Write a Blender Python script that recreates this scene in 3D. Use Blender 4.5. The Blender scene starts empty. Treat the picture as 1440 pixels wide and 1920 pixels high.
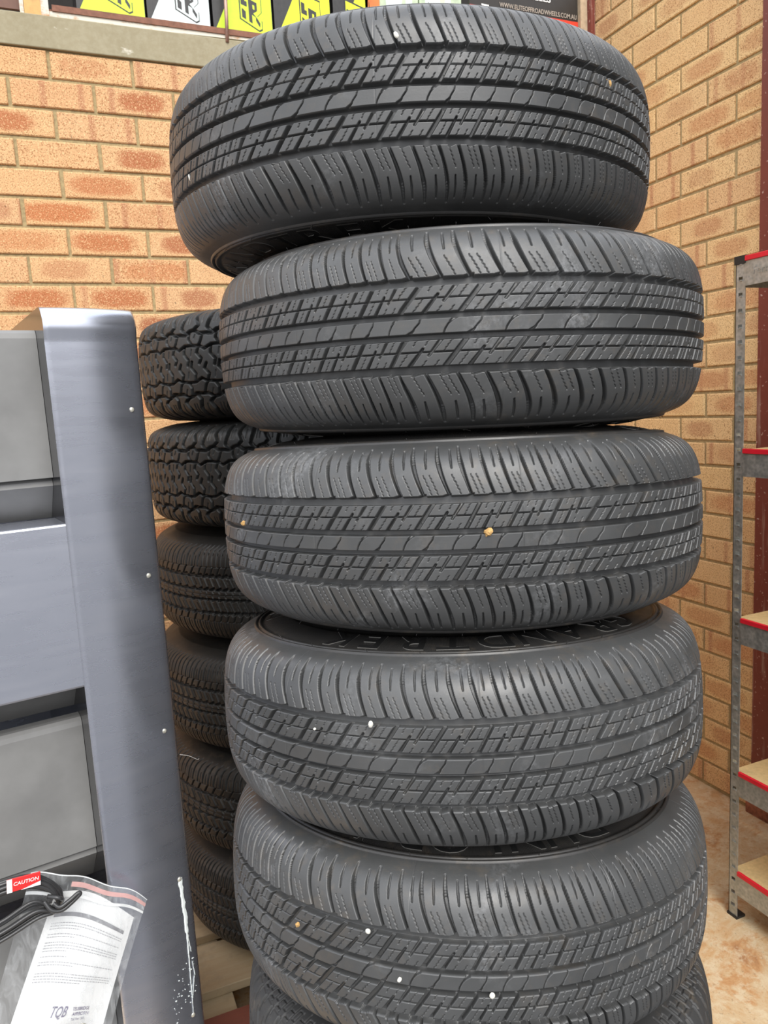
import bpy, bmesh, math, random
import numpy as np
from mathutils import Vector, Matrix
PI = math.pi
S = bpy.context.scene
COL = S.collection

# ------------------------------------------------------------------ camera, world, lights, exposure
CAM = np.array([-2.0907, -2.6232, 1.495])
FPX, YAW, PITCH, ROLL = 1410.7, .3918, -.1427, -.0552
_f = np.array([math.sin(YAW)*math.cos(PITCH), math.cos(YAW)*math.cos(PITCH), math.sin(PITCH)])
_r = np.array([math.cos(YAW), -math.sin(YAW), 0.]); _u = np.cross(_r, _f)
_R = math.cos(ROLL)*_r+math.sin(ROLL)*_u; _U = -math.sin(ROLL)*_r+math.cos(ROLL)*_u
cd = bpy.data.cameras.new('camera'); co = bpy.data.objects.new('camera', cd); COL.objects.link(co)
cd.sensor_fit = 'HORIZONTAL'; cd.sensor_width = 36; cd.lens = FPX/1440*36; cd.clip_start = .01
co.matrix_world = Matrix(((_R[0], _U[0], -_f[0], CAM[0]), (_R[1], _U[1], -_f[1], CAM[1]), (_R[2], _U[2], -_f[2], CAM[2]), (0, 0, 0, 1)))
cd.dof.use_dof = True; cd.dof.focus_distance = 1.0; cd.dof.aperture_fstop = 22
S.camera = co
S.view_settings.view_transform = 'Standard'; S.view_settings.look = 'None'
S.view_settings.gamma = 1; S.view_settings.exposure = .52
S.view_settings.use_curve_mapping = False

W = bpy.data.worlds.new('sky'); S.world = W; W.use_nodes = True
nt = W.node_tree; nt.nodes.clear()
wo = nt.nodes.new('ShaderNodeOutputWorld'); bg = nt.nodes.new('ShaderNodeBackground')
tc = nt.nodes.new('ShaderNodeTexCoord'); sx = nt.nodes.new('ShaderNodeSeparateXYZ')
cr = nt.nodes.new('ShaderNodeValToRGB')
nt.links.new(tc.outputs['Generated'], sx.inputs[0]); nt.links.new(sx.outputs['Z'], cr.inputs[0])
e = cr.color_ramp.elements
e[0].position = 0; e[0].color = (.10, .09, .08, 1); e[1].position = 1; e[1].color = (1.05, 1.12, 1.25, 1)
for p, c in ((.01, (.95, .96, .98, 1)), (.08, (1.32, 1.33, 1.38, 1)), (.3, (1.25, 1.28, 1.34, 1)), (.7, (1.2, 1.24, 1.32, 1))):
    k = cr.color_ramp.elements.new(p); k.color = c
def wn(op, a, b=0., c=0.):
    x = nt.nodes.new('ShaderNodeMath'); x.operation = op
    for v, i in ((a, 0), (b, 1), (c, 2)):
        if isinstance(v, bpy.types.NodeSocket): nt.links.new(v, x.inputs[i])
        else: x.inputs[i].default_value = v
    return x.outputs[0]
az = wn('ARCTAN2', sx.outputs['X'], wn('MULTIPLY', sx.outputs['Y'], -1.))      # 0 = straight out of the yard, + = to the right
lowb = nt.nodes.new('ShaderNodeMapRange'); lowb.inputs[1].default_value = .30; lowb.inputs[2].default_value = .42; lowb.inputs[3].default_value = 1; lowb.inputs[4].default_value = 0
nt.links.new(sx.outputs['Z'], lowb.inputs[0])
azr = nt.nodes.new('ShaderNodeMapRange'); azr.inputs[1].default_value = .42; azr.inputs[2].default_value = .80; nt.links.new(az, azr.inputs[0])
dark_band = wn('MULTIPLY', lowb.outputs[0], azr.outputs[0])  # low dark band added right of the yard, reflected in the bin's edge
mx = nt.nodes.new('ShaderNodeMix'); mx.data_type = 'RGBA'; nt.links.new(dark_band, mx.inputs[0]); nt.links.new(cr.outputs[0], mx.inputs[6]); mx.inputs[7].default_value = (.06, .06, .062, 1)
nt.links.new(mx.outputs[2], bg.inputs[0]); bg.inputs[1].default_value = 1.0
nt.links.new(bg.outputs[0], wo.inputs[0])
sl = bpy.data.lights.new('soft_sun', 'SUN'); sl.energy = 1.9; sl.angle = math.radians(38); sl.color = (1, .96, .9)
so = bpy.data.objects.new('soft_sun', sl); COL.objects.link(so)
so.rotation_euler = (Vector((.10, .72, -.72))).to_track_quat('-Z', 'Y').to_euler()

# ------------------------------------------------------------------ helpers
def link(name, me, mat=None, parent=None, kind=None, smooth=False):
    o = bpy.data.objects.new(name, me); COL.objects.link(o)
    if mat is not None:
        for m in (mat if isinstance(mat, (list, tuple)) else [mat]): me.materials.append(m)
    if parent is not None: o.parent = parent
    if kind: o['kind'] = kind
    if smooth:
        me.polygons.foreach_set('use_smooth', [True]*len(me.polygons))
    return o
def tag(o, label, cat, group=None):
    o['label'] = label; o['category'] = cat
    if group: o['group'] = group
    return o
def thing(name, label, cat, loc=(0, 0, 0), group=None):
    o = bpy.data.objects.new(name, None); COL.objects.link(o); o.location = loc; o.empty_display_size = .05
    return tag(o, label, cat, group)
def box(bm, x0, x1, y0, y1, z0, z1, M=None, bev=0):
    vs = [bm.verts.new(v) for v in ((x0, y0, z0), (x1, y0, z0), (x1, y1, z0), (x0, y1, z0), (x0, y0, z1), (x1, y0, z1), (x1, y1, z1), (x0, y1, z1))]
    fs = [bm.faces.new([vs[i] for i in q]) for q in ((0, 3, 2, 1), (4, 5, 6, 7), (0, 1, 5, 4), (1, 2, 6, 5), (2, 3, 7, 6), (3, 0, 4, 7))]
    if bev:
        es = list({e for f in fs for e in f.edges})
        r = bmesh.ops.bevel(bm, geom=es, offset=bev, segments=2, profile=.5, affect='EDGES')
        vs = list({v for f in r['faces'] for v in f.verts} | {v for v in vs if v.is_valid})
    if M is not None:
        for v in vs: v.co = M @ v.co
    return vs
def mesh(name, bm):
    me = bpy.data.meshes.new(name); bm.normal_update(); bm.to_mesh(me); bm.free(); return me
def bx(name, dims, mat, parent=None, bev=0, kind=None, M=None):
    bm = bmesh.new(); box(bm, *dims, M=M, bev=bev); return link(name, mesh(name, bm), mat, parent, kind)
def tube(bm, pts, r, n=8, cap=True, flat=1.0):
    pts = [Vector(p) for p in pts]; rings = []
    up = Vector((0, 0, 1)); last = None
    for i, p in enumerate(pts):
        t = (pts[min(i+1, len(pts)-1)]-pts[max(i-1, 0)]).normalized()
        if last is None:
            a = up.cross(t)
            if a.length < .1: a = Vector((1, 0, 0)).cross(t)
            a.normalize()
        else: a = (last-t*last.dot(t)).normalized()
        last = a; b = t.cross(a)
        rr = r[i] if isinstance(r, (list, tuple)) else r
        rings.append([bm.verts.new(p+a*math.cos(2*PI*k/n)*rr+b*math.sin(2*PI*k/n)*rr*flat) for k in range(n)])
    for A, B in zip(rings, rings[1:]):
        for k in range(n): bm.faces.new((A[k], A[(k+1) % n], B[(k+1) % n], B[k])).smooth = True
    if cap: bm.faces.new(rings[0][::-1]); bm.faces.new(rings[-1])
def prism(bm, pts, a, b, axis):   # polygon extruded from a to b along axis 0/1/2
    def mk(p, h):
        q = list(p); q.insert(axis, h); return bm.verts.new(q)
    A = [mk(p, a) for p in pts]; B = [mk(p, b) for p in pts]; n = len(pts)
    bm.faces.new(A); bm.faces.new(B[::-1])
    for i in range(n): bm.faces.new((A[i], B[i], B[(i+1) % n], A[(i+1) % n]))
def spline(P, n):   # catmull-rom
    P = [np.array(p, float) for p in P]; P = [2*P[0]-P[1]]+P+[2*P[-1]-P[-2]]; out = []
    for i in range(1, len(P)-2):
        for k in range(n):
            t = k/n; a, b, c, d = P[i-1:i+3]
            out.append(.5*((2*b)+(c-a)*t+(2*a-5*b+4*c-d)*t*t+(3*b-a-3*c+d)*t**3))
    out.append(P[-2]); return out
def text_mesh(body, size=1, ext=0, off=0, res=3, align='CENTER'):
    cu = bpy.data.curves.new('t', 'FONT'); cu.body = body; cu.size = size; cu.extrude = ext; cu.offset = off
    cu.align_x = align; cu.resolution_u = res
    o = bpy.data.objects.new('t', cu); COL.objects.link(o)
    bpy.context.view_layer.update()
    me = bpy.data.meshes.new_from_object(o.evaluated_get(bpy.context.evaluated_depsgraph_get()))
    bpy.data.objects.remove(o); bpy.data.curves.remove(cu); return me

class Mat:
    def __init__(s, name, base=(.5, .5, .5), rough=.6, metal=0, spec=None):
        s.m = bpy.data.materials.new(name); s.m.use_nodes = True; s.t = s.m.node_tree
        s.b = s.t.nodes['Principled BSDF']; s.b.inputs['Base Color'].default_value = (*base, 1)
        s.b.inputs['Roughness'].default_value = rough; s.b.inputs['Metallic'].default_value = metal
        if spec is not None: s.b.inputs['Specular IOR Level'].default_value = spec
        s.base = base
    def n(s, typ, **kw):
        x = s.t.nodes.new('ShaderNode'+typ)
        for k, v in kw.items():
            if k in x.inputs.keys() if False else False: pass
            setattr(x, k, v)
        return x
    def coord(s, kind='Object', scale=None):
        c = s.n('TexCoord').outputs[kind]
        if scale is not None:
            mp = s.n('Mapping'); mp.inputs['Scale'].default_value = scale if isinstance(scale, tuple) else (scale,)*3
            s.l(c, mp.inputs[0]); c = mp.outputs[0]
        return c
    def l(s, a, b): s.t.links.new(a, b)
    def noise(s, vec, scale=10, detail=4, rough=.6, dist=0):
        x = s.n('TexNoise'); x.inputs['Scale'].default_value = scale; x.inputs['Detail'].default_value = detail
        x.inputs['Roughness'].default_value = rough; x.inputs['Distortion'].default_value = dist
        s.l(vec, x.inputs['Vector']); return x.outputs['Fac']
    def ramp(s, fac, *stops):
        x = s.n('ValToRGB'); el = x.color_ramp.elements
        def c4(c): return (c, c, c, 1) if isinstance(c, (int, float)) else (*c, 1)
        el[0].position, el[0].color = stops[0][0], c4(stops[0][1]); el[1].position, el[1].color = stops[-1][0], c4(stops[-1][1])
        for p, c in stops[1:-1]:
            k = el.new(p); k.color = c4(c)
        s.l(fac, x.inputs[0]); return x.outputs[0]
    def mix(s, fac, a, b, blend='MIX'):
        x = s.n('Mix', data_type='RGBA', blend_type=blend)
        for v, i in ((fac, 0), (a, 6), (b, 7)):
            if isinstance(v, bpy.types.NodeSocket): s.l(v, x.inputs[i])
            elif isinstance(v, tuple): x.inputs[i].default_value = (*v, 1)
            else: x.inputs[i].default_value = v
        return x.outputs[2]
    def math(s, op, a, b=0., c=0.):
        x = s.n('Math', operation=op)
        for v, i in ((a, 0), (b, 1), (c, 2)):
            if isinstance(v, bpy.types.NodeSocket): s.l(v, x.inputs[i])
            else: x.inputs[i].default_value = v
        return x.outputs[0]
    def color(s, sock): s.l(sock, s.b.inputs['Base Color'])
    def rough(s, sock): s.l(sock, s.b.inputs['Roughness'])
    def bump(s, h, strength=.3, dist=.002):
        x = s.n('Bump'); x.inputs['Strength'].default_value = strength; x.inputs['Distance'].default_value = dist
        s.l(h, x.inputs['Height']); s.l(x.outputs[0], s.b.inputs['Normal'])
def simple(name, c, r=.6, m=0, var=.15, sc=30, bump=0):
    M = Mat(name, c, r, m); v = M.coord()
    f = M.noise(v, sc, 4)
    M.color(M.ramp(f, (.3, tuple(x*(1-var) for x in c)), (.7, tuple(min(1, x*(1+var)) for x in c))))
    if bump: M.bump(M.noise(v, sc*4, 3), bump, .001)
    return M.m

# ---- brick
def brick_mat(name, base1, base2, fire=1.):
    M = Mat(name, base1, .9, 0, .25)
    uvn = M.n('UVMap'); uvn.uv_map = 'UVMap'; sep = M.n('SeparateXYZ'); M.l(uvn.outputs[0], sep.inputs[0])
    at = M.n('Attribute'); at.attribute_name = 'rnd'; sc = M.n('SeparateColor'); M.l(at.outputs['Color'], sc.inputs[0])
    ra, rb, rc = sc.outputs
    v = M.coord()
    n1 = M.noise(v, 22, 4, .6)
    u, w = sep.outputs[0], sep.outputs[1]
    # oblong fire blotch in the middle of some bricks
    n2 = M.math('MULTIPLY', M.math('SUBTRACT', M.noise(v, 30, 5, .7), .5), .9)
    du = M.math('SUBTRACT', u, M.math('MULTIPLY_ADD', rb, .3, .35)); dw = M.math('SUBTRACT', w, .5)
    wu = M.math('MULTIPLY_ADD', rc, 1.6, 1.7)
    q = M.math('ADD', M.math('POWER', M.math('ABSOLUTE', M.math('MULTIPLY', du, wu)), 3.), M.math('POWER', M.math('ABSOLUTE', M.math('MULTIPLY', dw, 2.15)), 3.))
    bl = M.ramp(M.math('ADD', q, n2), (.25, 1.), (.85, 0.))
    st = M.ramp(ra, (.36, 0.), (.55, .5), (.8, 1.))
    blot = M.math('MULTIPLY', M.math('MULTIPLY', bl, st), fire)
    base = M.mix(n1, base1, base2)
    base = M.mix(M.math('MULTIPLY', rb, .5), base, (.62, .34, .18))
    base = M.mix(M.math('MULTIPLY', rc, .35), base, (.70, .47, .27))
    red = M.mix(rc, (.52, .17, .065), (.36, .115, .06))
    col = M.mix(M.math('MULTIPLY', blot, .85), base, red)
    # vertical drag bands on other bricks
    wv = M.ramp(M.math('SINE', M.math('MULTIPLY_ADD', u, 13., M.math('MULTIPLY', rc, 20.))), (.75, 0.), (1., 1.))
    bn = M.math('MULTIPLY', wv, M.ramp(rb, (.55, 0.), (.8, .7)))
    col = M.mix(M.math('MULTIPLY', bn, M.math('SUBTRACT', 1., blot)), col, (.46, .2, .11))
    sp = M.noise(v, 290, 2, .55)
    col = M.mix(M.ramp(sp, (.54, 0.), (.63, .85)), col, (.30, .11, .035))
    sp2 = M.noise(v, 260, 2, .5, .4)
    col = M.mix(M.ramp(sp2, (.36, .5), (.44, 0.)), col, (.92, .70, .38))
    sp3 = M.noise(v, 120, 2, .4)
    col = M.mix(M.math('MULTIPLY', M.ramp(sp3, (.68, 0.), (.72, .8)), rc), col, (.07, .04, .03))
    M.color(col)
    M.bump(M.noise(v, 420, 3, .7), .6, .0012)
    return M.m
m_brick = brick_mat('brick', (.74, .46, .235), (.68, .385, .18))
m_brick_y_lit = brick_mat('brick_yellow_lit', (.88, .66, .34), (.82, .56, .26), .55)  # yellower brick, its colour also lightened in place of more light on this wall
m_mortar = simple('mortar', (.40, .31, .16), .95, 0, .25, 120, .5)
def conc():
    M = Mat('sill_concrete', (.3, .28, .2), .9); v = M.coord()
    a = M.noise(v, 6, 6, .65); b = M.noise(v, 60, 4, .7)
    c = M.mix(a, (.26, .22, .13), (.42, .37, .25)); c = M.mix(M.ramp(b, (.35, .25), (.6, 0.)), c, (.5, .46, .34))
    s = M.noise(M.coord('Object', (6, 6, 14)), 1.7, 4, .6)
    c = M.mix(M.ramp(s, (.66, 0.), (.70, .8)), c, (.7, .66, .55))
    M.color(c); M.bump(b, .4, .002); return M.m
m_conc = conc()
def floor_mat():
    M = Mat('floor_concrete', (.5, .35, .2), .7); v = M.coord()
    a = M.noise(v, 5, 8, .72, .5); b = M.noise(v, 22, 6, .75); c3 = M.noise(v, 110, 3, .6)
    c = M.ramp(a, (.3, (.38, .18, .08)), (.42, (.58, .32, .14)), (.50, (.66, .50, .30)), (.58, (.60, .36, .17)), (.68, (.36, .25, .15)))
    c = M.mix(M.ramp(b, (.48, 0.), (.62, .8)), c, (.74, .62, .42))
    c = M.mix(M.ramp(c3, (.60, 0.), (.68, .4)), c, (.25, .14, .07))
    M.color(c); M.rough(M.ramp(a, (.3, .75), (.7, .5))); M.bump(c3, .15, .001); return M.m
m_floor = floor_mat()

# ---- rubber
def rubber(name, base, dust=.5, brown=.3, rough=.5, side=False, spec=.5, scuff=0):
    M = Mat(name, base, rough); v = M.coord()
    a = M.noise(v, 5, 5, .65); b = M.noise(v, 45, 5, .7); f = M.noise(v, 420, 2, .6)
    c = M.mix(M.ramp(a, (.35, 0.), (.75, dust)), base, tuple(x*2.0 for x in base))
    c = M.mix(M.math('MULTIPLY', M.ramp(b, (.52, 0.), (.72, brown)), M.ramp(M.noise(v, 3.1, 3, .5), (.4, 0.), (.62, 1.))), c, (.16, .125, .085))
    if not side: c = M.mix(M.math('MULTIPLY', M.ramp(f, (.66, 0.), (.74, .35)), M.ramp(a, (.45, 0.), (.6, 1.))), c, (.2, .17, .12))
    if scuff:
        sa = M.ramp(M.noise(v, 6.5, 4, .55, .6), (.55, 0.), (.66, 1.)); sb = M.ramp(M.noise(v, 150, 4, .75), (.42, 0.), (.62, 1.))
        c = M.mix(M.math('MULTIPLY', M.math('MULTIPLY', sa, sb), scuff), c, (.20, .205, .21))
    M.color(c)
    M.rough(M.ramp(M.noise(v, 9, 6, .7), (.3, rough-.1), (.7, rough+.12))); M.b.inputs['Specular IOR Level'].default_value = spec
    if side:
        # fine radial serrations of the lettering band
        sp = M.n('SeparateXYZ'); M.l(v, sp.inputs[0])
        ang = M.math('ARCTAN2', sp.outputs[1], sp.outputs[0])
        ser = M.math('SINE', M.math('MULTIPLY', ang, 900.))
        rr = M.math('POWER', M.math('ADD', M.math('POWER', sp.outputs[0], 2.), M.math('POWER', sp.outputs[1], 2.)), .5)
        msk = M.math('MULTIPLY', M.math('GREATER_THAN', rr, .272), M.math('LESS_THAN', rr, .3195))
        M.bump(M.math('MULTIPLY', ser, msk), .35, .0005)
    else: M.bump(f, .12, .0006)
    return M.m
m_tread = rubber('tread_rubber', (.049, .050, .050), .6, .30, .42, spec=.75, scuff=.55)
m_side = rubber('sidewall_rubber', (.026, .025, .024), .5, .35, .38, side=True, spec=.7)
m_letter = simple('letter_rubber', (.017, .017, .017), .35); m_edge = simple('letter_edge', (.13, .125, .115), .6)
m_mud = rubber('mud_rubber', (.025, .026, .026), .4, .2, .48)
m_old = rubber('old_rubber', (.019, .019, .018), .4, .3, .5)
m_pl = None

# ------------------------------------------------------------------ the walls
rng = random.Random(7)
def brick_wall(name, mat, fr, L0, L1, nrow, ztop, joint0, frame, rec=.006, zb=0.):
    """frame(a, n, z) -> world point; a along wall, n out of the wall"""
    bm = bmesh.new(); uv = bm.loops.layers.uv.new('UVMap'); cl = bm.loops.layers.float_color.new('rnd')
    for i in range(nrow):
        z1 = ztop-i*.086-.005; z0 = z1-.076
        if z1 < .03: break
        z0 = max(z0, -.01)
        par = (i+fr) % 2
        k0 = math.floor((L0-joint0)/.24)-1
        for k in range(k0, k0+int((L1-L0)/.24)+4):
            a0 = joint0+par*.12+k*.24+.005; a1 = a0+.23
            a0 += rng.uniform(-.0015, .0015); a1 += rng.uniform(-.0015, .0015)
            c0, c1 = max(a0, L0), min(a1, L1)
            if c1-c0 < .015: continue
            col = (rng.random(), rng.random(), rng.random(), 1)
            h = rng.uniform(-.0012, .0012); dz = rng.uniform(-.001, .001); b = .003
            P = [(c0, 0, z0), (c1, 0, z0), (c1, 0, z1), (c0, 0, z1)]
            outer0 = [bm.verts.new(frame(p[0], -rec-.002, p[2]+dz)) for p in P]
            outer = [bm.verts.new(frame(p[0]+rng.uniform(-.0008, .0008), h-b*.8, p[2]+dz+rng.uniform(-.0008, .0008))) for p in P]
            sg = ((1, 1), (-1, 1), (-1, -1), (1, -1))
            inner = [bm.verts.new(frame(p[0]+s[0]*b, h, p[2]+dz+s[1]*b)) for p, s in zip(P, sg)]
            fs = [bm.faces.new(inner)]
            for A, B in ((outer0, outer), (outer, inner)):
                for j in range(4): fs.append(bm.faces.new((A[j], A[(j+1) % 4], B[(j+1) % 4], B[j])))
            for f in fs:
                for j, lp in enumerate(f.loops):
                    vi = lp.vert
                    for arr in (inner, outer, outer0):
                        if vi in arr:
                            q = arr.index(vi); uu = (P[q][0]-a0)/.23; ww = (P[q][2]-z0)/.076
                            lp[uv].uv = (uu, ww); break
                    lp[cl] = col
    return bm
# back wall, plane Y = 0
bm = brick_wall('wall_back', None, 0, -4.4, 0., 31, 2.607, -2.0198, lambda a, n, z: (a, -n, z))
bmesh.ops.recalc_face_normals(bm, faces=bm.faces)
wb = link('wall_back', mesh('wall_back', bm), m_brick, kind='structure')
o = bx('mortar', (-4.4, 0, .006, .11, 0, 2.607), m_mortar, wb)
# right wall, plane X = 0 (n towards -X)
RT = 34*.086+.01+.086*2
bm = brick_wall('wall_right', None, 1, .0, .90, 40, RT, .348, lambda a, n, z: (-n, -a, z))
bmesh.ops.recalc_face_normals(bm, faces=bm.faces)
wr = link('wall_right', mesh('wall_right', bm), m_brick_y_lit, kind='structure')
bx('mortar', (.006, .11, -.95, .11, 0, 3.1), m_mortar, wr)
bm = bmesh.new(); prism(bm, [(.03+.012*(k % 2), .02+.04*k) for k in range(78)]+[(.06, 3.1), (.06, .02)], -3.6, -.957, 1)
bmesh.ops.recalc_face_normals(bm, faces=bm.faces)
link('added_dark_panel_1', mesh('added_dark_panel', bm), simple('added_panel_charcoal', (.06, .058, .056), .5), kind='structure')  # unseen dark panel, added so the bin's edge reflects dark
bx('floor', (-6, .12, -1.72, .12, -.1, 0), m_floor, kind='structure')
bx('floor_yard', (-8, 6, -12, -1.72, -.1, 0), simple('asphalt', (.12, .12, .122), .85, 0, .3, 40, .4), kind='structure')

# steel column on the right wall
def col_mat():
    M = Mat('oxide_paint', (.2, .05, .035), .45); v = M.coord()
    a = M.noise(v, 14, 6, .7); z = M.noise(M.coord('Object', (30, 30, 2.2)), 1, 5, .65)
    c = M.mix(a, (.23, .05, .035), (.15, .03, .025))
    c = M.mix(M.ramp(z, (.56, 0.), (.66, .7)), c, (.38, .25, .2))
    c = M.mix(M.ramp(M.noise(v, 90, 2, .5), (.66, 0.), (.7, .8)), c, (.55, .4, .34))
    M.color(c); return M.m
m_oxide = col_mat()
bm = bmesh.new(); box(bm, -.012, -.001, -.955, -.8155, .02, 3.1); box(bm, -.075, -.012, -.955, -.945, .02, 3.1)
colm = link('trim_1', mesh('trim_1', bm), m_oxide, kind='structure')
bm = bmesh.new(); box(bm, -.02, -.0015, -.98, -.80, .0, .075, bev=.003)
pf = link('trim_2', mesh('trim_2', bm), simple('rusty_brick', (.30, .11, .06), .8, 0, .5, 40, .5), kind='structure')

# sill and window opening above the back wall
bx('trim_3', (-4.4, 0, -.006, .14, 2.607, 2.700), m_conc, kind='structure', bev=.003)
m_rust = simple('rust_brown', (.24, .105, .065), .75, 0, .25, 50, .3)
def flaky():
    M = Mat('flaky_paint', (.7, .66, .58), .7); v = M.coord()
    c = M.mix(M.ramp(M.noise(M.coord('Object', (14, 30, 30)), 1.3, 5, .65), (.5, 0.), (.64, .9)), (.74, .70, .60), (.52, .25, .09))
    M.color(c); M.bump(M.noise(v, 60, 4), .4, .002); return M.m
m_flaky = flaky()
win = thing('window_1', 'long window opening above the concrete sill', 'window'); del win['label']; del win['category']; win['kind'] = 'structure'
bm = bmesh.new(); box(bm, -1.995, -.03, .0, .03, 2.7175, 2.735); link('window_ledge_angle', mesh('a', bm), m_rust, win)
bm = bmesh.new(); prism(bm, [(-2.02, 2.7002), (-1.78, 2.7002), (-1.40, 2.7085), (-.03, 2.710), (-.03, 2.7175), (-2.02, 2.7175)], .004, .034, 1); link('painted_packer', mesh('a', bm), m_flaky, win)
bx('window_ledge', (-2.02, -.02, .03, .5, 2.705, 2.735), m_rust, win)
bx('window_mullion', (-2.072, -2.026, -.002, .09, 2.7, 3.3), simple('yellow_timber', (.62, .36, .12), .6, 0, .3, 20), win)
bx('window_stile', (-2.026, -2.004, .0, .06, 2.7, 3.3), m_flaky, win)
bx('window_stile', (-2.084, -2.073, .0, .06, 2.7, 3.3), m_flaky, win)
bx('window_pane', (-4.2, -2.084, .03, .04, 2.722, 3.3), simple('brown_board', (.14, .055, .03), .5), win)
bx('window_jamb', (-.056, -.024, -.002, .12, 2.7, 3.3), simple('jamb_render', (.50, .38, .25), .9, 0, .2, 40), win)
bm = bmesh.new(); tube(bm, [(-1.471, -.006, 2.69), (-1.468, -.006, 2.75), (-1.452, -.006, 3.3)], .0058, 10)
link('steel_rod', mesh('rod', bm), simple('rod_steel', (.33, .2, .16), .45, .5, .5, 14), win)
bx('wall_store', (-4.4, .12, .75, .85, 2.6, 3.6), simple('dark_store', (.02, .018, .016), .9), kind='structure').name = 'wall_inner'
bm = bmesh.new(); box(bm, -.0235, -.002, -.022, -.002, 2.70, 3.3)
link('trim_4', mesh('t', bm), m_oxide, kind='structure')
bx('wall_upper', (-.02, .11, .0, .12, 2.61, 3.3), m_mortar, kind='structure').hide_render = False

# ------------------------------------------------------------------ cartons on the ledge
m_yel = simple('print_yellow', (.62, .86, .03), .45, 0, .06, 60)
m_yel2 = simple('print_bright_yellow', (.80, .90, .02), .45, 0, .05, 60)
m_wht = simple('print_white', (.75, .86, .84), .45, 0, .05, 60)
m_blk = simple('carton_black', (.025, .024, .024), .4, 0, .3, 80)
m_grn = simple('carton_pale_green', (.5, .6, .42), .5, 0, .4, 12)
m_org = simple('carton_orange', (.75, .2, .04), .5)
def flat_poly(name, polys, M3, mat, parent, th=.0006):
    """polys in (x,z) extruded th toward the camera side of plane Y"""
    bm = bmesh.new()
    for pl in polys: prism(bm, pl, M3-th, M3, 1)
    bmesh.ops.recalc_face_normals(bm, faces=bm.faces)
    return link(name, mesh(name, bm), mat, parent)
def carton(x0, x1, mat, d0, label, logo=1):
    t = thing('parts_carton', label, 'carton', (x0, .032, 2.735), 'cartons on the window ledge')
    w = x1-x0; h = .30
    bx('carton_body', (.002, w-.002, 0, .16, 0, h), m_blk, t, bev=.001)
    flat_poly('printed_panel', [[(d0, .0), (w-.004, .0), (w-.004, h), (d0+.14, h), (d0+.125, .255)]], -.0002, mat, t)
    if logo:
        cx = w*.60
        O = lambda P: [(cx+p[0]*.105, .018+p[1]*.11) for p in P]
        out = [(-.30, .55), (-.30, .30), (.32, .0), (.42, .05), (.42, .30), (.28, .42), (.42, .55), (.42, 1.15), (-.30, 1.35)]
        c = np.mean(out, 0)
        flat_poly('logo_outline', [O(out)], -.0008, m_blk, t, .0004)
        flat_poly('logo_ground', [O([tuple(c+(np.array(p)-c)*.92) for p in out])], -.0012, mat, t, .0004)
        bars = [[(-.22, .36), (-.10, .30), (-.10, .52), (-.22, .62)], [(-.24, .72), (-.05, .66), (-.05, .80), (-.12, .82), (-.12, 1.0), (-.24, 1.05)],
                [(.0, .26), (.1, .21), (.1, .46), (.22, .40), (.22, .30), (.34, .12), (.35, .24), (.27, .36), (.14, .50), (.27, .58), (.27, .80), (.0, .90)],
                [(.13, .62), (.19, .60), (.19, .72), (.13, .74)]]
        flat_poly('logo_mark', [O(b) for b in bars[:3]], -.0016, m_blk, t, .0004)
        flat_poly('logo_cutout', [O(bars[3])], -.0020, mat, t, .0004)
    return t
carton(-1.925, -1.716, m_yel, .005, 'yellow and black carton on the window ledge, nearest the timber upright')
carton(-1.714, -1.510, m_wht, .006, 'white and black printed carton on the window ledge between yellow ones')
carton(-1.505, -1.300, m_yel, .004, 'lime yellow carton directly behind the thin steel rod')
carton(-1.297, -1.090, m_yel2, .004, 'bright yellow carton on the ledge, second from the steel rod towards the sign')
carton(-1.083, -.955, m_yel2, .003, 'bright yellow carton on the ledge half hidden by the top of the stack')
t = tag(bx('orange_packet', (-.95, -.90, .04, .14, 2.736, 3.0), m_org), 'orange packet wedged beside the pale cartons on the ledge', 'packet')
for i, (a, b, lb) in enumerate(((-.895, -.74, 'pale green carton on the ledge left of its twin, above the top tyre'), (-.735, -.56, 'pale green carton on the ledge beside the black sign'))):
    t = thing('pale_carton', lb, 'carton', (a, .05, 2.735), 'pale green cartons')
    bx('carton_body', (0, b-a, 0, .15, 0, .32), m_grn, t, bev=.002)
    flat_poly('printed_panel', [[(.03, .12), (.07, .11), (.09, .2), (.06, .30), (.02, .26)], [(.10, .13), (.13, .15), (.13, .3), (.11, .3)]], -.0002, m_wht, t)
# sign board
sg = thing('shop_sign', 'black sign board with white web address and red stripe behind the top tyre', 'sign', (-.545, .015, 2.735))
bx('sign_board', (0, .488, 0, .012, .172, .56), simple('sign_black', (.022, .018, .015), .45), sg)
bx('red_stripe', (0, .488, -.001, .012, .1895, .2085), simple('sign_red', (.80, .05, .02), .5), sg)
bx('sign_edge', (0, .488, -.0005, .0125, .170, .1893), m_rust, sg)
def sign_text(body, x, z, size, mat, width):
    me = text_mesh(body, size, .0003, size*.012, 3, 'LEFT')
    xs = [v.co.x for v in me.vertices]; wide = width/(max(xs)-min(xs))
    for v in me.vertices: v.co = Vector((x+v.co.x*wide, -.0015-v.co.z, z+v.co.y))
    return link('sign_text', me, mat, sg)
m_txt = simple('sign_grey_letters', (.42, .36, .30), .6); m_txw = simple('sign_white_letters', (.85, .85, .82), .5)
sign_text('WWW.ELITEOFFROADWHEELS.COM.AU', .129, .2165, .0235, m_txt, .352)
sign_text('ELITE OFFROAD', .06, .31, .045, m_txw, .38)
sign_text('WHEELS', .215, .262, .036, m_txw, .146)
flat_poly('sign_mark', [[(.050, .211), (.082, .210), (.082, .216), (.050, .217)]], -.001, m_txw, sg)
for o in sg.children:
    if o.name.startswith('sign_text'): pass

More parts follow.
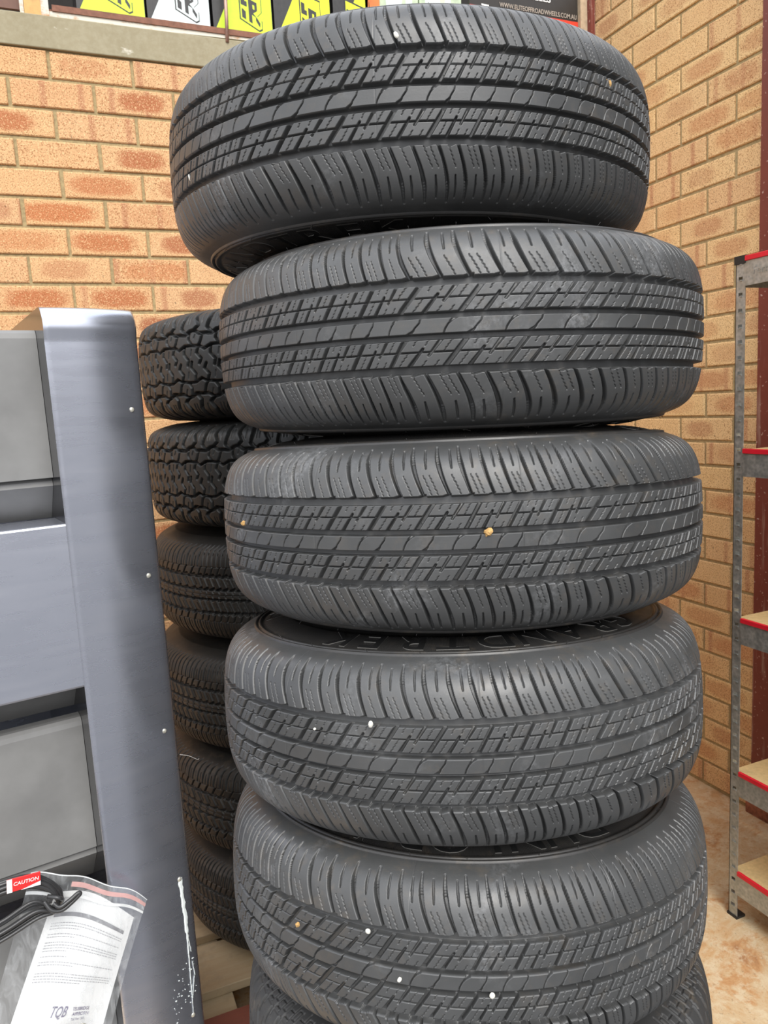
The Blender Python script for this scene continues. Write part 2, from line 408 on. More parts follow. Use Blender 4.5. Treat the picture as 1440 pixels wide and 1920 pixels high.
# ------------------------------------------------------------------ tyres
MM = .001
def profile(P, step):
    """P (z,r) in mm half profile from crown outward -> arc, z, r, normals sampled each step"""
    sp = np.array(spline(P, 12)); d = np.hypot(*np.diff(sp, axis=0).T); s = np.concatenate([[0], np.cumsum(d)])
    n = int(s[-1]/step); a = np.linspace(0, s[-1], n+1)
    z = np.interp(a, s, sp[:, 0]); r = np.interp(a, s, sp[:, 1])
    dz, dr = np.gradient(z, a), np.gradient(r, a); L = np.hypot(dz, dr)
    return a, z, r, -dr/L, dz/L     # normal: (nz, nr)
def zig(P, amp, seg):
    out = [np.array(P[0], float)]; P = [np.array(p, float) for p in P]; sgn = 1
    for a, b in zip(P, P[1:]):
        d = b-a; L = np.hypot(*d); n = max(1, int(round(L/seg))); t = d/L; q = np.array([-t[1], t[0]])
        for i in range(1, n+1):
            out.append(a+d*i/n+(q*amp*sgn if i < n else 0)); sgn = -sgn
    return out
def tile(per, arcs, lines, nx=384):
    """lines: (pts, width or [w..], depth or [d..], ramp) -> depth map (len(arcs), nx) in mm"""
    X = np.arange(nx)/nx*per; H = np.zeros((len(arcs), nx))
    for pts, w, d, ramp in lines:
        pts = [np.array(p, float) for p in pts]; n = len(pts)
        ws = w if isinstance(w, (list, tuple)) else [w]*n; ds = d if isinstance(d, (list, tuple)) else [d]*n
        smin = min(p[1] for p in pts)-max(ws)-ramp; smax = max(p[1] for p in pts)+max(ws)+ramp
        rows = np.where((arcs >= smin) & (arcs <= smax))[0]
        if len(rows) == 0: continue
        A = arcs[rows][:, None]
        xm, xM = min(p[0] for p in pts), max(p[0] for p in pts)
        for sh in range(int(math.floor(-xM/per))-1, int(math.ceil((per-xm)/per))+2):
            if xM+sh*per+max(ws) < 0 or xm+sh*per-max(ws) > per: continue
            for i in range(n-1):
                a = pts[i]+(sh*per, 0); b = pts[i+1]+(sh*per, 0); v = b-a; L2 = v@v+1e-9
                t = np.clip(((X[None]-a[0])*v[0]+(A-a[1])*v[1])/L2, 0, 1)
                dist = np.hypot(X[None]-a[0]-t*v[0], A-a[1]-t*v[1])
                hw = (ws[i]+(ws[i+1]-ws[i])*t)/2; dd = ds[i]+(ds[i+1]-ds[i])*t
                k = np.clip((hw-dist)/ramp+.5, 0, 1)
                H[rows] = np.maximum(H[rows], dd*k)
    return H
def circ(H, arcs, s0, s1, depth, ramp, per, wav=None, bumps=None):
    nx = H.shape[1]; X = np.arange(nx)/nx
    lo = s0+(wav(X, 0) if wav else 0*X); hi = s1+(wav(X, 1) if wav else 0*X)
    k = np.minimum(np.clip((arcs[:, None]-lo)/ramp+.5, 0, 1), np.clip((hi-arcs[:, None])/ramp+.5, 0, 1))
    return np.maximum(H, depth*k)
def pitches(Rmm, per, seed, sizes=(.84, 1, 1.22)):
    r = np.random.RandomState(seed); n = int(round(2*PI*Rmm/per)); q = []
    while len(q) < n: q += [sizes[r.randint(len(sizes))]]*r.randint(2, 5)
    q = np.array(q[:n], float); q /= q.sum(); return np.concatenate([[0], np.cumsum(q)])
def tread_mesh(name, P, step, tstep, build, per, seed, shift=True, spew=True):
    a, z, r, nz, nr = profile(P, step)
    arcs = np.concatenate([-a[::-1], a[1:]]); Z = np.concatenate([-z[::-1], z[1:]]); R = np.concatenate([r[::-1], r[1:]])
    NZ = np.concatenate([-nz[::-1], nz[1:]]); NR = np.concatenate([nr[::-1], nr[1:]])
    H = build(arcs)
    NT = int(2*PI*R.max()/tstep); th = np.arange(NT)/NT
    cum = pitches(R.max(), per, seed); j = np.searchsorted(cum, th, 'right')-1; ph = (th-cum[j])/(cum[j+1]-cum[j])
    fx = ph*H.shape[1]; i0 = np.floor(fx).astype(int) % H.shape[1]; i1 = (i0+1) % H.shape[1]; t = fx-np.floor(fx)
    D = H[:, i0]*(1-t)+H[:, i1]*t                       # arcs x NT
    # mould segment seams
    for k in range(9):
        c = (k+.37)/9; dd = np.abs((th-c+.5) % 1-.5)*2*PI*R.max()
        D = np.maximum(D, (.45*np.clip((.9-dd)/.6, 0, 1))[None, :])
    rr = (R[:, None]-NR[:, None]*D)*MM; zz = (Z[:, None]-NZ[:, None]*D)*MM
    an = th*2*PI
    co_ = np.empty((len(arcs), NT, 3), np.float32)
    co_[..., 0] = rr*np.cos(an); co_[..., 1] = rr*np.sin(an); co_[..., 2] = zz
    na = len(arcs); idx = np.arange(na*NT).reshape(na, NT)
    a0 = idx[:-1]; a1 = idx[1:]; b0 = np.roll(a0, -1, 1); b1 = np.roll(a1, -1, 1)
    F = np.stack([a0, b0, b1, a1], -1).reshape(-1, 4)
    me = bpy.data.meshes.new(name); me.vertices.add(na*NT); me.vertices.foreach_set('co', co_.reshape(-1))
    me.loops.add(F.size); me.loops.foreach_set('vertex_index', F.reshape(-1).astype(np.int32))
    me.polygons.add(len(F)); me.polygons.foreach_set('loop_start', np.arange(0, F.size, 4, dtype=np.int32))
    me.polygons.foreach_set('use_smooth', np.ones(len(F), bool)); me.update(calc_edges=True)
    return me
def lathe_mesh(name, P, n=256):
    bm = bmesh.new(); rings = []
    for (z, r) in P: rings.append([bm.verts.new((r*MM*math.cos(2*PI*k/n), r*MM*math.sin(2*PI*k/n), z*MM)) for k in range(n)])
    for A, B in zip(rings, rings[1:]):
        for k in range(n): bm.faces.new((A[k], A[(k+1) % n], B[(k+1) % n], B[k])).smooth = True
    return bm

PROF = [(0, 388), (20, 387.8), (47, 386.4), (60, 385), (76, 381.6), (90, 376.5), (101, 369.5), (109, 361), (115, 351), (119, 341), (121.5, 334)]
P2 = 58.
def road_pattern(arcs):
    L = []; R1 = .75
    def rib(s0, xo):
        f = lambda x, s: (x+xo, s+s0)
        k = .66
        L.append(([f(-1.5, 14), f(0, 16), f(31*k, 47), f(31*k+1.5, 49)], 4.9, [10, 9, 9, 10], R1))
        L.append(([f(22, 14), f(23.2, 16), f(23.2+k*20.5, 36.5)], [3.8, 3.8, 2.4], [10, 8.5, 5], R1))
        L.append(([f(55.8, 49), f(54.5, 47), f(54.5-k*18.5, 28.5)], [3.7, 3.7, 2.4], [10, 8.5, 5], R1))
        for x in (8.2,): L.append((zig([f(x, 48), f(x-k*14.5, 33.5)], .5, 2.3), .62, 2.6, .6))
        for x in (32, 43.5): L.append((zig([f(x, 48), f(x-k*6.5, 40.5)], .5, 2.3), .62, 2.6, .6))
        L.append((zig([f(12.5, 16), f(12.5+k*16, 32)], .5, 2.3), .62, 2.6, .6))
        for x in (35, 47): L.append((zig([f(x, 15), f(x+k*7.5, 22.5)], .5, 2.3), .62, 2.6, .6))
    rib(0, 0); rib(-63, 42.3)
    # centre rib joints
    L.append(([(20.2, 10), (18.6, 4), (14, -2), (11.5, -6)], 1.1, 4.5, .6)); L.append(([(13, -4.5), (7, -10.5)], [1.2, 4.5], [3, 6], R1))
    L.append(([(41, -10), (42.8, -4), (46, 2), (49, 5)], 1.1, 4.5, .6)); L.append(([(47.5, 4.5), (54, 10.5)], [1.2, 4.5], [3, 6], R1))
    path = [(0, 55), (-6, 70), (-11, 85), (-14.3, 100), (-15.6, 112), (-16.2, 127)]
    slit = [(-12.5+14.5, 91), (-14.3+15.1, 104), (-15.2+15.2, 120)]
    def sh(ups, x0, two):
        g = lambda p: (x0+p[0], p[1]) if ups else (x0-p[0], -p[1])
        L.append(([g(p) for p in spline(path, 3)], list(np.interp(np.linspace(0, 5, 16), [0, 1, 2, 3, 4, 5], [3.0, 3.5, 4.4, 5.2, 4.4, 3.0])), list(np.interp(np.linspace(0, 5, 16), [0, 3, 4, 5], [10, 10, 6, 2])), R1))
        L.append(([g(p) for p in slit], [1.5, 2.6, 1.9], [4, 4.2, 2], .8))
        for o_ in ((9.0, 16.5) if two else (12.5,)):
            L.append((zig([g((o_, 58)), g((o_-10.3, 82))], .5, 2.5), .66, 2.8, .6))
    sh(True, 10.4, True); sh(True, 41.2, False); sh(False, 52.8, True); sh(False, 22.3, False)
    H = tile(P2, arcs, [(p, w, (d if not isinstance(d, list) or len(d) == len(p) else d[0]), r) for p, w, d, r in L])
    H = circ(H, arcs, 9, 16, 12, .8, P2); H = circ(H, arcs, -16, -9, 12, .8, P2)
    saw = lambda X, side: np.where(side == 1, 1, 0)*(-1.6+2.4*np.clip(((X*2+.55) % 1)*4-2.6, 0, 1))
    H = circ(H, arcs, 47, 58, 12, .8, P2, saw)
    saw2 = lambda X, side: np.where(side == 0, 1, 0)*(1.6-2.4*np.clip(((-X*2+.3) % 1)*4-2.6, 0, 1))
    H = circ(H, arcs, -58, -47, 12, .8, P2, saw2)
    H = circ(H, arcs, 31.7, 33.3, 5.5, .5, P2); H = circ(H, arcs, -31.2, -29.6, 5.5, .5, P2)
    # moulding pips
    nx = H.shape[1]; X = np.arange(nx)/nx*P2; rg = np.random.RandomState(3)
    for side in (1, -1):
        for (x, s) in [(5, 122), (12, 132), (20, 124), (28, 132), (34, 122), (41, 132), (49, 124), (55, 132), (16, 95), (45, 96), (30, 42), (6, 24), (50, 27), (25, 0), (33, 2), (2, -3)]:
            dx = np.abs((X-x+P2/2) % P2-P2/2)
            H -= .45*np.exp(-(dx[None]**2+(arcs[:, None]-side*s)**2)/(.85**2))
    return H
SIDE = [(121.2, 334.6), (123.6, 334.0), (124.9, 332.8), (125.0, 331.2), (123.9, 330.0), (121.9, 329.2), (122.2, 328.2), (124.6, 327.4), (125.9, 326), (126.0, 324), (124.4, 322.4), (122.4, 321),
        (124.5, 316), (128, 305), (131, 292), (133.3, 278), (133.6, 274), (132.4, 272), (134.4, 262), (136.6, 250), (137.6, 240), (137.2, 231), (134, 223), (126, 219), (112, 218), (106, 221), (108, 232), (112, 250), (110, 300), (100, 345), (70, 368), (0, 374)]
me_tread = tread_mesh('tread', PROF, .6, .62, road_pattern, P2, 11)
def side_mesh(P, spew=24, seed=5, rr=.327, z0=.1235):
    bm = lathe_mesh('side', P); r = random.Random(seed)
    for k in range(spew):
        a = 2*PI*(k+r.uniform(-.2, .2))/spew; ln = r.uniform(.004, .010)
        p = Vector((rr*math.cos(a), rr*math.sin(a), z0)); d = Vector((math.cos(a)*.6+r.uniform(-.3, .3), math.sin(a)*.6+r.uniform(-.3, .3), .9)).normalized()
        tube(bm, [p, p+d*ln*.5, p+d*ln+Vector((r.uniform(-.001, .001), 0, 0))], .0003, 4)
    bmesh.ops.recalc_face_normals(bm, faces=bm.faces)
    return mesh('sidewall', bm)
me_side = side_mesh(SIDE)
def arc_text(words, r0=.277, h=.038, pitch=9.2, wide=1.25):
    """words: list of (string, start angle deg, clockwise from above, letter tops outward)"""
    bm = bmesh.new()
    for s, st, pt in words:
        for i, ch in enumerate(s):
            if ch == ' ': continue
            me = text_mesh(ch, 1, 0, .012, 4)
            ys = [v.co.y for v in me.vertices]; xs = [v.co.x for v in me.vertices]
            cx = (min(xs)+max(xs))/2; y0 = min(ys); sc = h/(max(ys)-y0)
            b2 = bmesh.new(); b2.from_mesh(me); bpy.data.meshes.remove(me)
            r = bmesh.ops.extrude_face_region(b2, geom=b2.faces[:])
            for v in [g for g in r['geom'] if isinstance(g, bmesh.types.BMVert)]: v.co.z += .0013/sc
            ang0 = math.radians(st-i*pt)
            tmp = {}
            for v in b2.verts:
                rad = r0+(v.co.y-y0)*sc; an = ang0-(v.co.x-cx)*sc*wide/ .295
                prof_z = np.interp(rad*1000, [262, 274, 278, 292, 305, 316], [134.4, 133.6, 133.3, 131, 128, 124.5])*MM
                tmp[v] = bm.verts.new((rad*math.cos(an), rad*math.sin(an), prof_z-.0002+v.co.z*sc))
            for f in b2.faces:
                try: bm.faces.new([tmp[v] for v in f.verts])
                except ValueError: pass
            b2.free()
    bmesh.ops.recalc_face_normals(bm, faces=bm.faces); bm.normal_update()
    for f in bm.faces: f.material_index = 1 if abs(f.normal.z) < .6 else 0
    me = mesh('lettering', bm); me.materials.append(m_letter); me.materials.append(m_edge); return me
me_words = [arc_text([w]) for w in (('GRANDTREK', -48, 10.6), ('DUNLOP', -182, 9.6), ('AND', -245, 11.))]
def place_tyre(t, loc, tilt, spin):
    n = Vector((0, 0, 1))+Vector(_r)*tilt[0]+Vector((math.sin(YAW), math.cos(YAW), 0))*tilt[1]
    q = Vector((0, 0, 1)).rotation_difference(n.normalized())
    t.rotation_mode = 'QUATERNION'; t.rotation_quaternion = q @ Matrix.Rotation(spin, 3, 'Z').to_quaternion(); t.location = loc
def make_tyre(label, loc, tilt, spin, group, tex=True, tm=None, sm=None, mats=None, txt_spin=0., name='road_tyre'):
    t = thing(name, label, 'tyre', loc, group)
    place_tyre(t, loc, tilt, spin)
    mats = mats or (m_tread, m_side)
    def L(nm, me, m, rot=None):
        o = bpy.data.objects.new(nm, me); COL.objects.link(o); o.parent = t
        if not me.materials: me.materials.append(m)
        if rot: o.rotation_euler = rot
        return o
    L('tread', tm or me_tread, mats[0])
    L('sidewall', sm or me_side, mats[1]); L('sidewall', sm or me_side, mats[1], (PI, 0, 0))
    if tex:
        for mw in me_words: L('lettering', mw, m_letter, (0, 0, txt_spin-spin)); L('lettering', mw, m_letter, (PI, 0, txt_spin+spin+PI*.75))
    return t
GA = 'matching highway tyres in the front stack'
def Hc(x, y, z): p = CAM+_r*x+np.array([math.sin(YAW), math.cos(YAW), 0])*y; return (p[0], p[1], z)
FR = -PI/2-math.radians(17)      # world angle of the stack side that faces the camera
make_tyre('black highway tyre at the very top of the front stack, set off to the left', Hc(.0704, 1.3416, 1.858), (.0169, -.0042), 2.527, GA, txt_spin=FR+math.radians(90+60))
make_tyre('black highway tyre second from the top of the front stack', Hc(.1346, 1.2978, 1.583), (.0133, -.0015), 4.809, GA, txt_spin=FR+math.radians(200))
make_tyre('black highway tyre with a tan leaf crumb stuck in its middle grooves', Hc(.1238, 1.2726, 1.304), (.0105, .055), 3.475, GA, txt_spin=FR+math.radians(135+180))
make_tyre('black highway tyre whose top sidewall shows the raised word GRANDTREK', Hc(.1082, 1.2318, 1.022), (.0058, .098), 5.441, GA, txt_spin=FR+math.radians(90))
make_tyre('black highway tyre whose top sidewall shows the raised word DUNLOP', Hc(.1045, 1.2031, .748), (.0369, .118), 2.387, GA, txt_spin=FR+math.radians(206))

# all-terrain tyre under them
PROF_AT = [(0, 386), (25, 385.6), (60, 383.5), (85, 379), (100, 372), (110, 362), (117, 348), (122, 332), (126, 316)]
def at_pattern(arcs):
    L = []; per = 60.
    for sgn in (1, -1):
        g = (lambda p: (p[0], p[1])) if sgn == 1 else (lambda p: (-p[0]+17, -p[1]))
        for x0, w in ((0, 5.5), (30, 4.0)):
            L.append(([g((x0+6, 44)), g((x0+2, 62)), g((x0-4, 84)), g((x0-3, 112))], [3, 5, w+2, w], [9, 9, 8, 4], 1.5))
            L.append(([g((x0+16, 66)), g((x0+14, 78)), g((x0+18, 90))], 1.1, 3.5, .8))
            # squared lugs running on to the sidewall
            for q in ((x0+9, 120), (x0+9, 132)): L.append(([g((q[0]-5, q[1])), g((q[0]+6, q[1]))], 1.8, 3.2, .9))
            L.append(([g((x0+3, 104)), g((x0+3, 140))], 2.8, 4, 1)); L.append(([g((x0+17, 116)), g((x0+17, 146))], 1.8, 3.2, .9))
            L.append(([g((x0+22, 124)), g((x0+22, 140)), g((x0+29, 140)), g((x0+29, 124)), g((x0+22, 124))], 1.6, 2.6, .8))
            L.append(([g((x0+8, 20)), g((x0+3, 38)), g((x0+9, 45))], 3.2, 8, 1.3)); L.append((zig([g((x0+20, 22)), g((x0+17, 40))], .8, 2.5), .9, 3, .6))
            L.append(([g((x0-4, 0)), g((x0+6, 8)), g((x0+4, 20))], 3.0, 8, 1.3))
        zz = [g((x, 46+3*(1 if i % 2 else -1))) for i, x in enumerate((-15, 0, 15, 30, 45, 60, 75))]
        L.append((zz, 6.5, 9, 1.5))
        zz = [g((x, 16+2.5*(1 if i % 2 else -1))) for i, x in enumerate((-15, 0, 15, 30, 45, 60, 75))]
        L.append((zz, 5.5, 9, 1.5))
        L.append(([g((-10, 113)), g((70, 113))], 1.3, 1.6, .8))
    return tile(per, arcs, L, 256)
me_at = tread_mesh('tread', PROF_AT, 1.1, 1.15, at_pattern, 60., 4)
SIDE_AT = [(126, 316), (127.5, 312), (127, 309), (129, 300), (133, 280), (137, 255), (139, 240), (138, 228), (132, 220), (114, 218), (108, 224), (112, 250), (110, 300), (100, 345), (60, 370), (0, 374)]
me_side_at = side_mesh(SIDE_AT, 0)
m_at = rubber('all_terrain_rubber', (.033, .033, .033), .6, .6, .58)
make_tyre('all-terrain tyre with squared shoulder lugs directly below the five highway tyres', Hc(.110, 1.185, .469), (.02, .10), .3, None, False, me_at, me_side_at, (m_at, m_side), name='all_terrain_tyre')['group'] = 'all-terrain tyres low in the front stack'
make_tyre('all-terrain tyre standing on the floor at the foot of the front stack', Hc(.116, 1.19, .150), (0, 0), 1.7, 'all-terrain tyres low in the front stack', False, me_at, me_side_at, (m_at, m_side), name='all_terrain_tyre')

# ------------------------------------------------------------------ back stack on the pallet
PROF_M = [(0, 409), (40, 408), (70, 405), (88, 401), (100, 394), (108, 383), (114, 368), (119, 350), (122, 334)]
def mud_pattern(arcs):
    L = []; per = 140.
    def row(xo, fl):
        g = lambda x, s: ((x*1.46+xo), s*1.04) if fl > 0 else (-(x*1.46+xo)+35, -s*1.04)
        # big shoulder lugs with rounded noses
        L.append(([g(0, 140), g(2, 96), g(-2, 74), g(6, 62)], [9, 9, 7, 6], [9, 13, 13, 12], 2.5))
        L.append(([g(26, 140), g(24, 98), g(30, 80), g(22, 70)], [7, 8, 7, 6], [9, 13, 13, 12], 2.5))
        L.append(([g(-4, 62), g(6, 61), g(14, 68), g(22, 70), g(32, 62), g(44, 62)], 6, 13, 2.2))
        for x in (9, 14, 37): L.append(([g(x, 84), g(x+1, 112)], 1.8, 4, 1.2))
        L.append(([g(14, 68), g(12, 50), g(18, 38), g(30, 36)], 5, 13, 2)); L.append(([g(38, 62), g(34, 46), g(30, 36)], 4.6, 13, 2))
        L.append(([g(22, 52), g(25, 62)], 1.8, 4, 1.2))
        L.append(([g(-18, 38), g(-8, 30), g(4, 38), g(18, 38)], 4.6, 13, 2))
        L.append(([g(4, 38), g(2, 20), g(10, 8), g(8, -4)], 5, 13, 2)); L.append(([g(30, 36), g(26, 22), g(34, 10), g(30, 0)], 5, 13, 2))
        L.append(([g(15, 16), g(17, 30)], 1.6, 3.5, 1.1))
    for k in (0, 70):
        row(k, 1); row(k, -1)
    return tile(per, arcs, L, 320)
me_mud = tread_mesh('tread', PROF_M, 1.5, 1.5, mud_pattern, 140., 6)
SIDE_M = [(122, 334), (123, 330), (122, 326), (124, 310), (126, 290), (127, 262), (126, 240), (124, 228), (118, 221), (106, 220), (104, 232), (106, 260), (104, 320), (92, 368), (50, 392), (0, 394)]
me_side_m = side_mesh(SIDE_M, 0)
PROF_B = [(0, 389), (30, 388.6), (64, 386.5), (80, 383), (94, 376), (104, 367), (112, 354), (118, 340), (122, 330)]
def at20_pattern(arcs):
    L = []; per = 64.
    for sgn in (1, -1):
        g = (lambda x, s: (x, s)) if sgn > 0 else (lambda x, s: (-x+9, -s))
        for k in range(4):
            x = 16*k
            L.append(([g(x, 64), g(x, 90), g(x+2, 104), g(x+9, 120)], [2, 3, 3, 1.5], [6, 7, 6, 1.5], 1.2))
            L.append(([g(x+8, 66), g(x+8, 88)], .9, 3, .7))
        L.append(([g(0, 64), g(64, 64)], 1.0, 3, .7))
        for k in range(3):
            x = 21.3*k
            L.append(([g(x, 44), g(x+9, 63)], 3, 7, 1.2))
            L.append(([g(x, 40), g(x+13, 14)], [4, 2.4], 7, 1.2)); L.append((zig([g(x+9, 38), g(x+17, 22)], .8, 2.4), .9, 3, .6))
            L.append(([g(x+2, 10), g(x+7, 3)], 2.4, 6, 1.0))
            L.append(([g(x, 42), g(x+10.6, 46), g(x+11, 42), g(x+21.3, 42)], 6, 9, 1.6)); L.append(([g(x, 11), g(x+10.6, 15), g(x+11, 11), g(x+21.3, 11)], 5, 9, 1.6))
    L.append(([(0, 0), (64, 0)], 1.2, 4, .8))
    return tile(per, arcs, L, 320)
me_b = tread_mesh('tread', PROF_B, 1.3, 1.35, at20_pattern, 64., 9)
SIDE_B = [(122, 330), (123.5, 327), (123, 323), (126, 310), (130, 290), (133, 262), (134, 240), (132, 226), (122, 219), (112, 218), (108, 232), (112, 250), (110, 300), (100, 345), (60, 370), (0, 374)]
me_side_b = side_mesh(SIDE_B, 0)
GM = 'mud terrain tyres on top of the rear stack'; GB = 'worn tyres low in the rear stack'
for lb, c, z, sp in (('chunky mud tyre at the very top of the rear stack', (-1.497, -.66), 1.604, .3), ('chunky mud tyre second from the top of the rear stack', (-1.500, -.66), 1.350, 1.9)):
    make_tyre(lb, (c[0], c[1], z), (0, 0), sp, GM, False, me_mud, me_side_m, (m_mud, m_old), name='mud_tyre')
for lb, c, z, sp in (('worn all-terrain tyre directly below the two mud tyres', (-1.53, -.665), 1.085, .2), ('worn tyre third from the bottom of the rear stack', (-1.545, -.66), .812, 1.1),
                     ('worn tyre in the rear stack, resting on the one that lies on the pallet', (-1.54, -.665), .545, 2.4), ('worn tyre lying on the pallet at the foot of the rear stack', (-1.535, -.66), .277, 3.9)):
    make_tyre(lb, (c[0], c[1], z), (0, 0), sp, GB, False, me_b, me_side_b, (m_old, m_old), name='worn_tyre')
# pallet
def wood(name, a, b, sc=1.):
    M = Mat(name, a, .75); v = M.coord('Object', (1.5, 28, 28)); g = M.noise(v, 2.2*sc, 6, .65, .6); s = M.noise(M.coord(), 9, 5, .7)
    c = M.mix(g, a, b); c = M.mix(M.ramp(s, (.5, 0.), (.7, .6)), c, tuple(x*.45 for x in a)); M.color(c); M.bump(g, .25, .002); return M.m
m_w1 = wood('pallet_wood', (.50, .42, .29), (.36, .25, .13)); m_w2 = wood('pallet_red_wood', (.30, .085, .05), (.16, .06, .045))
pl = thing('timber_pallet', 'weathered timber pallet on the floor under the rear stack of tyres', 'pallet', (-1.953, -.18, 0))
ys = ((-.06, .06), (-.25, -.12), (-.42, -.31), (-.575, -.47), (-.775, -.61), (-.985, -.855))
for i, (a, b) in enumerate(ys):
    o = bx('plank', (0, 1.12, a, b, .118, .14), m_w2 if i == 5 else m_w1, pl, bev=.002)
    if i == 5: o['label'] = 'red-brown stained plank'
for x in (0., .51, 1.03): bx('bearer', (x, x+.09, -.98, .06, .022, .118), m_w1, pl, bev=.002)
for a in (-.98, -.5, -.04): bx('bottom_plank', (0, 1.12, a, a+.1, 0, .022), m_w1, pl)

# ------------------------------------------------------------------ grit and leaf crumbs on the treads
m_peb = simple('white_grit', (.78, .76, .68), .8, 0, .1, 200); m_crumb = simple('tan_crumb', (.55, .33, .12), .9, 0, .4, 300, .5)
def seg_ray(u, v): return (u-720)/FPX*_R-(v-960)/FPX*_U+_f
def crumb(u, v, size, mat, c, R, label, group, seed, el=1.4):
    d = seg_ray(u, v); o = CAM[:2]-np.array(c[:2]); dd = d[:2]; A = dd@dd; B = 2*o@dd; C = o@o-R*R
    t = (-B-math.sqrt(B*B-4*A*C))/2/A; p = CAM+d*t
    rg = random.Random(seed); bm = bmesh.new(); bmesh.ops.create_icosphere(bm, subdivisions=2, radius=size)
    for vv in bm.verts: vv.co *= rg.uniform(.72, 1.22) if mat is m_crumb else rg.uniform(.93, 1.07); vv.co.z *= el; vv.co.y *= .7
    if mat is not m_crumb:
        for f in bm.faces: f.smooth = True
    ob = link('grit' if mat is m_peb else 'leaf_crumb', mesh('grit', bm), mat); ob.location = Vector(p); ob.rotation_euler = (rg.uniform(-.3, .3), rg.uniform(-.7, .3), rg.uniform(-.3, .3))
    return tag(ob, label, 'grit' if mat is m_peb else 'leaf crumb', group)
C1, C2, C3, C4, C5 = [Hc(*q)[:2] for q in ((.0704, 1.3416, 0), (.1346, 1.2978, 0), (.1238, 1.2726, 0), (.1082, 1.2318, 0), (.1045, 1.2031, 0))]
GP = 'white grit caught in the treads'
crumb(743, 66, .0032, m_peb, C1, .384, 'white stone in an upper shoulder groove of the top tyre', GP, 1)
crumb(1040, 129, .0019, m_peb, C1, .386, 'tiny white chip on the right of the top tyre', GP, 2)
crumb(1142, 156, .0034, m_crumb, C1, .386, 'orange leaf chip at the right end of the top tyre', 'crumbs', 3, 1.7)
crumb(357, 334, .0026, m_peb, C1, .386, 'pale seed on the left end of the top tyre', GP, 4, 2.2)
crumb(916, 998, .0056, m_crumb, C3, .387, 'ragged tan leaf crumb in the middle of the third tyre', 'crumbs', 5, .9)
crumb(457, 981, .0042, m_crumb, C3, .387, 'tan crumb at the left end of the third tyre', 'crumbs', 6, .9)
crumb(695, 1358, .0032, m_peb, C4, .387, 'white seed in the middle of the tyre marked GRANDTREK', GP, 7, 1.6)
crumb(590, 1367, .0020, m_peb, C4, .387, 'small pale chip left of the white seed on the fourth tyre', GP, 8, 1)
crumb(558, 1734, .0033, m_crumb, C5, .387, 'orange crumb on the left of the tyre marked DUNLOP', 'crumbs', 9, 1.2)
crumb(690, 1746, .0031, m_peb, C5, .387, 'white stone left of centre, higher of the two, on the fifth tyre', GP, 10, 1.3)
crumb(749, 1837, .0034, m_peb, C5, .387, 'white stone low in the middle of the fifth tyre', GP, 11, .8)
crumb(923, 1867, .0036, m_peb, C5, .387, 'pointed white stone low on the right of the fifth tyre', GP, 12, 1.3)

# ------------------------------------------------------------------ shelf rack
def galv():
    M = Mat('galvanised', (.45, .47, .46), .42, .75); v = M.coord()
    vo = M.n('TexVoronoi'); vo.inputs['Scale'].default_value = 110; M.l(v, vo.inputs['Vector'])
    a = M.noise(v, 40, 4, .7)
    c = M.mix(vo.outputs['Distance'], (.36, .39, .39), (.62, .64, .62)); c = M.mix(M.ramp(a, (.4, .5), (.6, 0.)), c, (.28, .32, .32))
    M.color(c); M.rough(M.ramp(a, (.3, .35), (.7, .55))); return M.m
m_galv = galv(); m_red = simple('red_plastic', (.72, .012, .03), .4, 0, .08); m_cap = simple('black_plastic', (.015, .015, .015), .5)
m_mdf = simple('particle_board', (.66, .47, .22), .75, 0, .12, 90)
RX, RY0, RY1, RW = -.4896, -1.162, -2.062, .40
rack = thing('shelf_rack', 'galvanised metal shelf rack with red-edged boards against the right wall', 'shelf rack', (RX, RY0, 0))
def upright(px, sy, ylen):
    bm = bmesh.new(); y0, y1 = (0, -.029) if sy > 0 else (-ylen, -ylen+.029)
    ya, yb = min(y0, y1), max(y0, y1); t = .0018; xs = 0 if px == 0 else RW
    dx = t if px == 0 else -t
    x0, x1 = sorted((xs, xs+dx)); sl = .013; n = 46; hz = 1.796/n
    c = (ya+yb)/2
    box(bm, x0, x1, ya, c-sl/2, .004, 1.80); box(bm, x0, x1, c+sl/2, yb, .004, 1.80)
    for k in range(n):
        z = .004+k*hz; box(bm, x0, x1, c-sl/2, c+sl/2, z, z+hz-.009)
        # pressed lip under every slot
        box(bm, x0-(.0022 if px == 0 else 0), x1, c-sl/2, c+sl*.1, z+hz-.010, z+hz-.0075)
    bm2x = (0, .029) if px == 0 else (RW-.029, RW)
    ye = 0 if sy > 0 else -ylen
    box(bm, bm2x[0], bm2x[1], ye-(t if sy > 0 else 0), ye+(0 if sy > 0 else t), .004, 1.80)
    return link('upright', mesh('upright', bm), m_galv, rack)
for px in (0, 1):
    for sy in (1, -1):
        u = upright(px, sy, .9)
        xx = -.003 if px == 0 else RW-.03; yy = -.031 if sy > 0 else -.902
        bm = bmesh.new(); box(bm, xx, xx+.033, yy, yy+.034, 1.792, 1.812); link('top_cap', mesh('cap', bm), m_cap, u)
        bm = bmesh.new(); box(bm, xx, xx+.033, yy, yy+.034, 0, .007); link('foot', mesh('foot', bm), m_cap, u)
ferro = text_mesh('Ferrarc', .026, .0006, 0, 4, 'LEFT')
